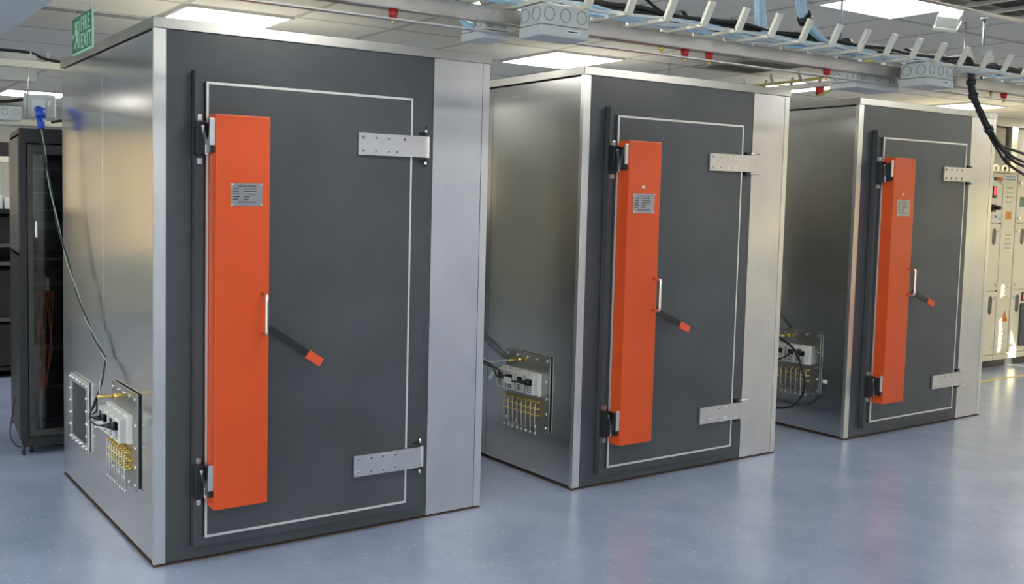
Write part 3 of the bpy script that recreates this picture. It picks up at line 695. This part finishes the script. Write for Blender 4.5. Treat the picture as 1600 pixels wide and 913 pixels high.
# middle chamber
c1 = XC[1]
plug('power_plug', (c1-.0795, .483, .579), (c1-.135, .53, .583), 'black rubber plug in the third socket of the middle chamber')
plug('power_plug', (c1-.0795, .296, .579), (c1-.135, .345, .580), 'black rubber plug in the nearest socket of the middle chamber')
cable('power_cable', [(c1-.135, .345, .580), (c1-.14, .42, .575), (c1-.12, .50, .59), (c1-.10, .58, .62), (c1-.10, .68, .625), (c1-.09, .78, .66), (c1-.06, .9, .74), (c1-.05, 1.1, .95), (c1-.05, 1.5, 1.8), (c1-.05, 1.72, 2.38)], .0055, cable_blk, 'black lead running behind the nearest chamber to the middle chamber sockets')
cable('power_cable', [(c1-.135, .530, .583), (c1-.13, .56, .60), (c1-.105, .62, .628), (c1-.10, .70, .650), (c1-.09, .80, .70), (c1-.06, .93, .80), (c1-.04, 1.15, 1.0), (c1-.04, 1.55, 1.8), (c1-.04, 1.76, 2.38)], .0055, cable_blk, 'thinner looking black lead just above the first one beside the middle chamber')
cable('earth_cable', [(c1-.125, .455, .692), (c1-.13, .52, .68), (c1-.11, .60, .655), (c1-.10, .72, .66), (c1-.08, .85, .73), (c1-.05, 1.2, 1.05), (c1-.05, 1.6, 1.8), (c1-.03, 1.8, 2.38)], .004, cable_wht, 'pale lead from the brass stud of the middle chamber')
o = MB().box(c1-.147, c1-.142, .385, .455, .560, .596).build('cable_tag', tag_white); origin(o, (c1-.145, .42, .575)); tag(o, 'white paper tag on the plug lead of the middle chamber', 'tag')
o = MB().bar((c1-.135, .575, .60), (c1-.135, .605, .555), (.003, 0, 0), (0, .010, .006)).build('cable_tag', tag_white); origin(o, (c1-.135, .59, .578)); tag(o, 'small tilted white tag hanging left on the middle chamber leads', 'tag')
# far chamber
c2 = XC[2]
plug('power_plug', (c2-.0795, .298, .590), (c2-.125, .325, .600), 'black plug in the nearest socket of the farthest chamber')
cable('power_cable', [(4.84, .60, .80), (4.84, .471, .688), (4.84, .332, .612), (4.84, .256, .483), (4.84, .224, .372), (4.84, .25, .274), (4.84, .32, .195), (4.84, .443, .157), (4.84, .60, .16), (4.83, .85, .10), (4.83, 1.2, .02), (4.83, 1.6, .015)], .0085, cable_blk, 'thick black cable looping down in front of the farthest chamber connector plate')
cable('power_cable', [(4.84, .60, .80), (4.80, .75, .95), (4.72, 1.1, 1.4), (4.62, 1.5, 2.3), (4.61, 1.55, 2.50)], .0085, cable_blk, 'black cable rising behind the middle chamber to the small cross tray')
cable('power_cable', [(c2-.125, .325, .600), (4.80, .37, .55), (4.80, .456, .515), (4.80, .60, .50), (4.79, .80, .42), (4.80, 1.2, .02), (4.80, 1.6, .012)], .006, cable_blk, 'thin black lead from the far chamber plug running left')
o = MB().box(c2-.003, c2-.001, .28, .315, .43, .455).build('sticker', tag_white); origin(o, (c2-.002, .297, .44))
o.parent = [q for q in bpy.data.objects if q.name.startswith('shielded_chamber') and abs(q.location.x-c2) < .01][0]; o.location = (-.002, .16, .39)

# ---------------------------------------------------------------- left background
lt = thing('cable_tray', 'cable tray with upright pegs behind the nearest chamber at far left', 'cable tray', (-.8, 2.05, 2.388))
MB().bbox(-2.0, 1.8, -.02, .02, 0, .040, .003).build('spine', arm_paint, lt)
for k in range(19):
    x = -1.9 + .145*k*1.35
    if x < 1.75: MB().bar((x, .02, .030), (x, .16, .035), (.010, 0, 0), (0, 0, .004)).bar((x, .158, .034), (x, .175, .125), (.010, 0, 0), (0, .004, 0)).build('tray_peg', tin, lt)
cable('power_cable', [(-1.6, 2.12, 2.47), (-.6, 2.12, 2.475), (-.25, 2.12, 2.49), (-.08, 2.12, 2.485), (.02, 2.12, 2.455), (.3, 2.12, 2.44), (.9, 2.12, 2.44)], .009, cable_blk, 'thick black cable over the far left cable tray')
j1 = thing('junction_box', 'grey junction box behind the far left cable tray rail', 'junction box', (-.15, 2.18, 2.32))
MB().bbox(-.095, .095, -.06, .06, 0, .155, .006).build('box_body', box_pl, j1)
MB().bbox(-.10, .10, -.066, -.0605, -.004, .159, .002).build('box_lid', box_pl, j1)
tag(origin(MB().cyl((-.105, 2.0, 2.43), (-.105, 2.0, CZ-.25), .005, 8).build('hanger_rod', tin), (-.105, 2.0, 2.5)), 'thin rod holding the far left cable tray under the bulkhead', 'rod')
tag(origin(MB().cyl((-.118, 2.02, 2.215), (-.118, 2.02, 2.386), .005, 8).build('hanger_rod', tin), (-.118, 2.02, 2.386)), 'thin rod between the far left tray and the socket box below', 'rod')
j2 = thing('socket_box', 'tilted grey socket box holding the blue plug above the server rack', 'socket box', (-.072, 1.95, 2.085), .0)
j2.rotation_euler = (0, .0, -.25)
MB().bbox(-.062, .095, -.05, .05, 0, .135, .008).build('box_body', box_pl, j2)
MB().bbox(-.082, -.0635, -.056, .056, -.004, .142, .003).build('box_lid', box_pl, j2)
MB().bbox(-.035, .040, -.058, -.0505, .035, .105, .003).build('socket_cover', white_pl, j2)
MB().box(.052, .066, -.0525, -.0505, .070, .098).build('switch', tag_white, j2)
bp = thing('power_plug', 'blue industrial plug pushed into the grey socket box', 'plug', (-.105, 1.73, 2.01))
MB().cyl((0, 0, 0), (.0, .01, .065), .019, 14, .024).cyl((0, .01, .064), (.004, .025, .115), .028, 16, .026).build('plug_body', blue_plug, bp)
MB().cyl((.0, .02, .10), (.008, .120, .118), .023, 16).build('plug_collar', blue_plug, bp)
j3 = thing('junction_box', 'pale grey junction box with round knockouts at the left edge', 'junction box', (-.30, 1.90, 2.058))
MB().bbox(-.20, .115, -.05, .05, 0, .080, .006).build('box_body', box_pl, j3)
for k in range(5):
    px = -.16 + .06*k
    MB().tube([(px+.018*math.cos(2*math.pi*q/20), -.0505, .048+.018*math.sin(2*math.pi*q/20)) for q in range(21)], .0016, 6).build('knockout', box_ring, j3)
lt2 = thing('cable_tray', 'lower cable tray carrying the socket boxes above the server rack', 'cable tray', (-.5, 2.06, 2.04))
MB().bbox(-1.6, 2.2, -.10, .10, 0, .015, .003).build('tray_base', arm_paint, lt2)
MB().bbox(-1.6, 2.2, .085, .10, .016, .045, .003).build('tray_lip', arm_paint, lt2)
cable('power_cable', [(-1.4, 2.0, 2.16), (-.6, 1.98, 2.165), (-.28, 1.97, 2.17), (-.16, 1.96, 2.19)], .009, cable_blk, 'black cable entering the left side of the grey socket box')
cable('power_cable', [(.02, 2.05, 2.07), (.10, 2.03, 2.085), (.22, 2.05, 2.07), (.5, 2.08, 2.065)], .008, cable_blk, 'loose black cable on the lower tray beside the socket box')

# server rack
RY = 2.215
rk = thing('server_rack', 'tall black server rack with smoked door behind the nearest chamber', 'server rack', (-.135, RY, 0), math.radians(-6))
RW, RD, RH, RB = .62, .75, 2.01, .05
fr = MB()
for x0 in (0, RW-.04):
    for y0 in (0, RD-.04): fr.box(x0, x0+.04, y0, y0+.04, RB, RH)
fr.box(.04, RW-.04, 0, .04, RB, RB+.06).box(.04, RW-.04, 0, .04, RH-.06, RH).box(.04, RW-.04, RD-.04, RD, RB, RH)
fr.box(0, RW, 0, RD, RH, RH+.03).box(.04, RW-.04, .04, RD-.04, RB, RB+.02)
fr.build('rack_frame', rack_m, rk)
MB().box(-.006, 0, .03, RD-.02, RB+.04, 1.25).build('side_panel', rack_m, rk)
MB().box(-.006, 0, .03, RD-.02, 1.27, RH-.02).build('side_panel', rack_side, rk)
MB().box(RW-.002, RW+.004, .03, RD-.02, RB+.04, RH-.02).build('side_panel', rack_side, rk)
dr = MB().box(.045, .075, -.022, -.002, RB+.07, RH-.07).box(RW-.075, RW-.045, -.022, -.002, RB+.07, RH-.07).box(.075, RW-.075, -.022, -.002, RB+.07, RB+.11).box(.075, RW-.075, -.022, -.002, RH-.13, RH-.07).build('rack_door', rack_door_m, rk)
MB().box(.075, RW-.075, -.014, -.009, RB+.11, RH-.13).build('door_glass', smoked, dr)
vt = MB()
for k in range(24): vt.box(.085+.019*k, .094+.019*k, -.024, -.022, RH-.128, RH-.112)
vt.build('vent_slots', ink, dr)
MB().bbox(.085, .100, -.034, -.0225, 1.37, 1.47, .003).build('door_handle', steel, dr)
for z_, h_ in ((.35, .09), (.62, .05), (1.02, .09), (1.20, .05), (1.35, .18), (1.62, .05), (1.75, .09)):
    u = MB().box(.05, RW-.05, .16, RD-.08, z_, z_+h_).build('rack_unit', rack_m, rk)
    MB().box(.06, RW-.06, .156, .160, z_+h_*.35, z_+h_*.6).build('unit_stripe', rack_side, u)
MB().box(.16, .185, .14, .155, 1.02, 1.10).build('light_strip', steel, rk)
for k in range(9):
    x = .085 + .0125*k
    pts = [(x+.02, .12, 1.02), (x+.01*math.sin(k), .10, .85), (x+.02*math.sin(k*2), .09, .65), (x*.6+.05, .09, .45), (.11+.002*k, .10, .30)]
    MB().tube(smooth_pts(pts, 5), .0032, 6).build('fibre_cable', cable_org, rk)
MB().tube(smooth_pts([(.13, .09, .40), (.12, .09, .25), (.13, .10, .12)], 5), .008, 6).build('fibre_cable', cable_wht, rk)
for x in (.06, RW-.06):
    for y in (.06, RD-.06):
        MB().cyl((x-.012, y, .027), (x+.012, y, .027), .027, 14).box(x-.018, x+.018, y-.015, y+.015, .045, RB).build('caster', black, rk)
MB().cyl((.012, .0, 0), (.012, .0, RB+.02), .010, 10).build('levelling_foot', black, rk)
cable('power_cable', [(-.150, RY+.12, .34), (-.175, RY+.10, .22), (-.195, RY+.05, .13), (-.175, RY+.0, .075), (-.150, RY-.03, .06)], .004, cable_blk, 'thin black cable loop at the lower left edge of the server rack')

# dark equipment cabinet farther back
ec = thing('equipment_cabinet', 'dark open equipment cabinet seen past the left of the server rack', 'cabinet', (-.9, 5.0, 0))
MB().box(0, 1.9, 0, .04, .02, .09).box(0, .05, 0, .8, 0, 1.5).box(1.85, 1.9, 0, .8, 0, 1.5).box(.05, 1.85, .76, .8, .02, 1.5).box(.05, 1.85, 0, .76, .02, .06).box(.05, 1.85, 0, .76, 1.46, 1.5).build('cabinet_body', rack_m, ec)
for z_ in (.5, 1.0, 1.16): MB().box(.05, 1.85, .01, .76, z_, z_+.03).build('shelf', rack_side, ec)
for k, (x, z_, h_, wd) in enumerate(((.1, .09, .35, .5), (.7, .09, .38, .6), (1.35, .09, .3, .45), (.1, .53, .3, .7), (.9, .53, .42, .35), (1.3, .53, .36, .45), (.2, 1.19, .2, .6), (.95, 1.19, .24, .7))):
    o = MB().bbox(-.9+x, -.9+x+wd, 5.06, 5.6, z_, z_+h_, .01).build('instrument', rack_dark); origin(o, (-.9+x, 5.06, z_)); tag(o, 'black instrument on a shelf of the dark equipment cabinet', 'instrument', 'instruments in the dark equipment cabinet')
for k, (x, wd, h_, lab) in enumerate(((1.02, .13, .12, 'small white box on top of the dark equipment cabinet'), (1.17, .12, .10, 'second small white box on the dark equipment cabinet, nearer the rack'))):
    o = MB().bbox(-.9+x, -.9+x+wd, 5.05, 5.3, 1.5, 1.5+h_, .005).build('storage_box', white_pl); origin(o, (-.9+x, 5.05, 1.5)); tag(o, lab, 'box')
hs = thing('wall_shelf', 'pale metal shelf rail above the dark equipment cabinet at far left', 'shelf', (-.9, 5.3, 1.92))
MB().box(0, 1.9, 0, .3, 0, .05).build('shelf_board', arm_paint, hs)
for x in (.1, 1.2, 1.8): MB().box(x, x+.03, .27, .30, -.42, 0).build('shelf_post', tin, hs)
o = MB().bbox(.20, .40, 5.34, 5.54, 1.97, 2.10, .01).build('instrument', rack_dark); origin(o, (.20, 5.34, 1.97)); tag(o, 'black instrument on the pale shelf rail at far left', 'instrument')

# ---------------------------------------------------------------- switchgear
LY = 1.19
def sgear(label, x, wd, kind):
    T = thing('switchgear_cabinet', label, 'switchgear', (x, LY, 0))
    MB().box(.0, wd, .02, .75, 0, .075).build('plinth', blackm, T)
    MB().box(.001, wd-.001, .012, .78, .075, 2.03).build('cabinet_body', cream, T)
    MB().box(-.0, wd, -.02, .80, 2.03, 2.045).build('roof', cream, T)
    MB().box(.002, wd-.002, -.004, .012, .075, .13).build('kick_panel', cream, T)
    def knob(u, z, par): MB().cyl((u, -.012, z), (u, -.030, z), .016, 12).build('door_lock', chrome, par)
    def louv(u0, u1, z, par):
        for k in range(4): MB().prism([(u0, -.010, z-.048*k), (u0, -.022, z-.048*k-.006), (u0, -.010, z-.048*k-.018)], (u1-u0, 0, 0)).build('louvre', cream, par)
    if kind == 'B':
        d = MB().bbox(.006, wd-.006, -.010, .012, .14, 2.02, .002).build('cover_panel', cream, T)
        louv(wd*.28, wd*.68, 1.885, d); louv(wd*.36, wd*.74, 1.40, d); louv(wd*.40, wd*.78, .90, d); louv(wd*.40, wd*.78, .40, d)
        MB().box(.03, wd-.03, -.0115, -.0100, 1.945, 2.005).build('title_plate', label_w, d)
        st = MB(); rnd = random.Random(5)
        for zz in (1.988, 1.962):
            x_ = .04
            while x_ < wd-.06: w_ = rnd.uniform(.008, .018); st.box(x_, x_+w_, -.0120, -.0115, zz-.006, zz+.006); x_ += w_+.007
        st.build('plate_print', ink, d)
        MB().box(wd*.28, wd*.70, -.0115, -.010, 1.545, 1.63).build('amber_label', label_or, d)
        MB().box(wd*.34, wd*.64, -.0120, -.0115, 1.595, 1.612).box(wd*.34, wd*.64, -.0120, -.0115, 1.563, 1.580).build('label_print', warn_or, d)
        MB().prism([(wd*.40, -.0115, .475), (wd*.86, -.0115, .475), (wd*.63, -.0115, .60)], (0, .0014, 0)).build('warning_sign', warn_or, d)
        MB().prism([(wd*.57, -.0125, .485), (wd*.68, -.0125, .525), (wd*.63, -.0125, .532), (wd*.67, -.0125, .575), (wd*.58, -.0125, .528), (wd*.63, -.0125, .520)], (0, .0008, 0)).build('lightning_symbol', warn_y, d)
        for zz in (2.012, 1.47, .72, .16):
            for u in (.025, wd-.025): MB().cyl((u, -.010, zz), (u, -.013, zz), .006, 8).build('screw', steel, d)
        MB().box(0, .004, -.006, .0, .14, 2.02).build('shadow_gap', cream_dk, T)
        return T
    u0, u1 = .006, wd-.006
    d1 = MB().bbox(u0, u1, -.012, .012, 1.512, 2.02, .003).build('cabinet_door', cream, T)
    d2 = MB().bbox(u0, u1, -.012, .012, .812, 1.496, .003).build('cabinet_door', cream, T)
    d3 = MB().bbox(u0, u1, -.012, .012, .14, .796, .003).build('cabinet_door', cream, T)
    ku = wd-.045 if kind == 'A' else .05
    knob(ku, 1.56, d1); knob(ku, 1.93, d1); knob(ku, 1.43, d2); knob(ku, .87, d2); knob(ku, .73, d3); knob(ku, .22, d3)
    def rwin(c, z0, z1, hw, par):
        pts = []
        for q in range(24):
            t = 2*math.pi*q/24; sz_ = (z1-hw if math.sin(t) >= 0 else z0+hw); pts.append((c+hw*math.cos(t), -.0135, sz_+hw*math.sin(t)))
        MB().prism(pts, (0, .0012, 0)).build('inspection_window', rack_side, par)
    if kind == 'A':
        c = .545; rwin(wd-.125, 1.285, 1.455, .036, d2); rwin(wd-.125, .565, .755, .036, d3)
        for k, (m_, du) in enumerate(((led_g, -.02), (led_r, .02), (led_r, .055), (led_y, .09))):
            MB().cyl((c+du, -.012, 1.962), (c+du, -.034, 1.962), .017, 12, .014).build('pilot_lamp', m_, d1)
        MB().bbox(c-.05, c+.015, -.022, -.0125, 1.765, 1.885, .003).build('meter_bezel', ink, d1)
        MB().box(c-.04, c+.002, -.0232, -.022, 1.795, 1.875).build('meter_display', lit_red, d1)
        MB().bbox(c-.055, c+.02, -.022, -.0125, 1.625, 1.70, .003).build('switch_base', blackm, d1)
        MB().cyl((c+.015, -.022, 1.665), (c+.015, -.065, 1.665), .022, 14).cyl((c+.015, -.065, 1.665), (c+.015, -.071, 1.665), .016, 14).build('rotary_switch', blackm, d1)
        MB().box(c-.075, c+.060, -.0135, -.012, 1.555, 1.592).build('white_label', label_w, d1)
        MB().box(c+.02, c+.052, -.0142, -.0135, 1.564, 1.586).build('label_print', label_bl, d1)
    else:
        rwin(.155, 1.285, 1.455, .036, d2); rwin(.13, .565, .755, .036, d3)
        MB().box(.065, .40, -.0135, -.012, 1.68, 1.785).build('green_label', label_gn, d1)
        MB().bbox(.215, .38, -.020, -.0125, .68, .775, .003).build('meter_bezel', ink, d3)
        MB().box(.232, .27, -.0212, -.020, .70, .76).build('meter_display', lit_red, d3)
        MB().bbox(.195, .36, -.0175, -.0125, .20, .655, .02).build('inspection_window', rack_side, d3)
    return T
sgear('cream switchgear cabinet with pilot lamps and red display, beside the farthest chamber', 8.60, .70, 'A')
sgear('narrow cream switchgear cabinet with louvres and orange warning triangle', 9.302, .278, 'B')
sgear('cream switchgear cabinet at the right edge with a green label', 9.582, .72, 'C')
for k, x in enumerate((9.20, 9.50, 9.62, 9.80)):
    o = MB().tube([(x+.05*math.cos(2*math.pi*q/20), 1.42, 2.088+.034*math.sin(2*math.pi*q/20)) for q in range(21)], .010, 8).build('lifting_eye', cream); origin(o, (x, 1.42, 2.05)); tag(o, 'cream lifting eye on the roof of the switchgear', 'lifting eye', 'lifting eyes on the switchgear roof')
# yellow tape on the floor in front of the switchgear
o = MB().box(7.5, 9.6, .76, .80, .0, .0015).build('floor_tape', yellow_l); origin(o, (7.5, .78, 0)); tag(o, 'yellow tape line on the floor before the cream switchgear', 'tape')
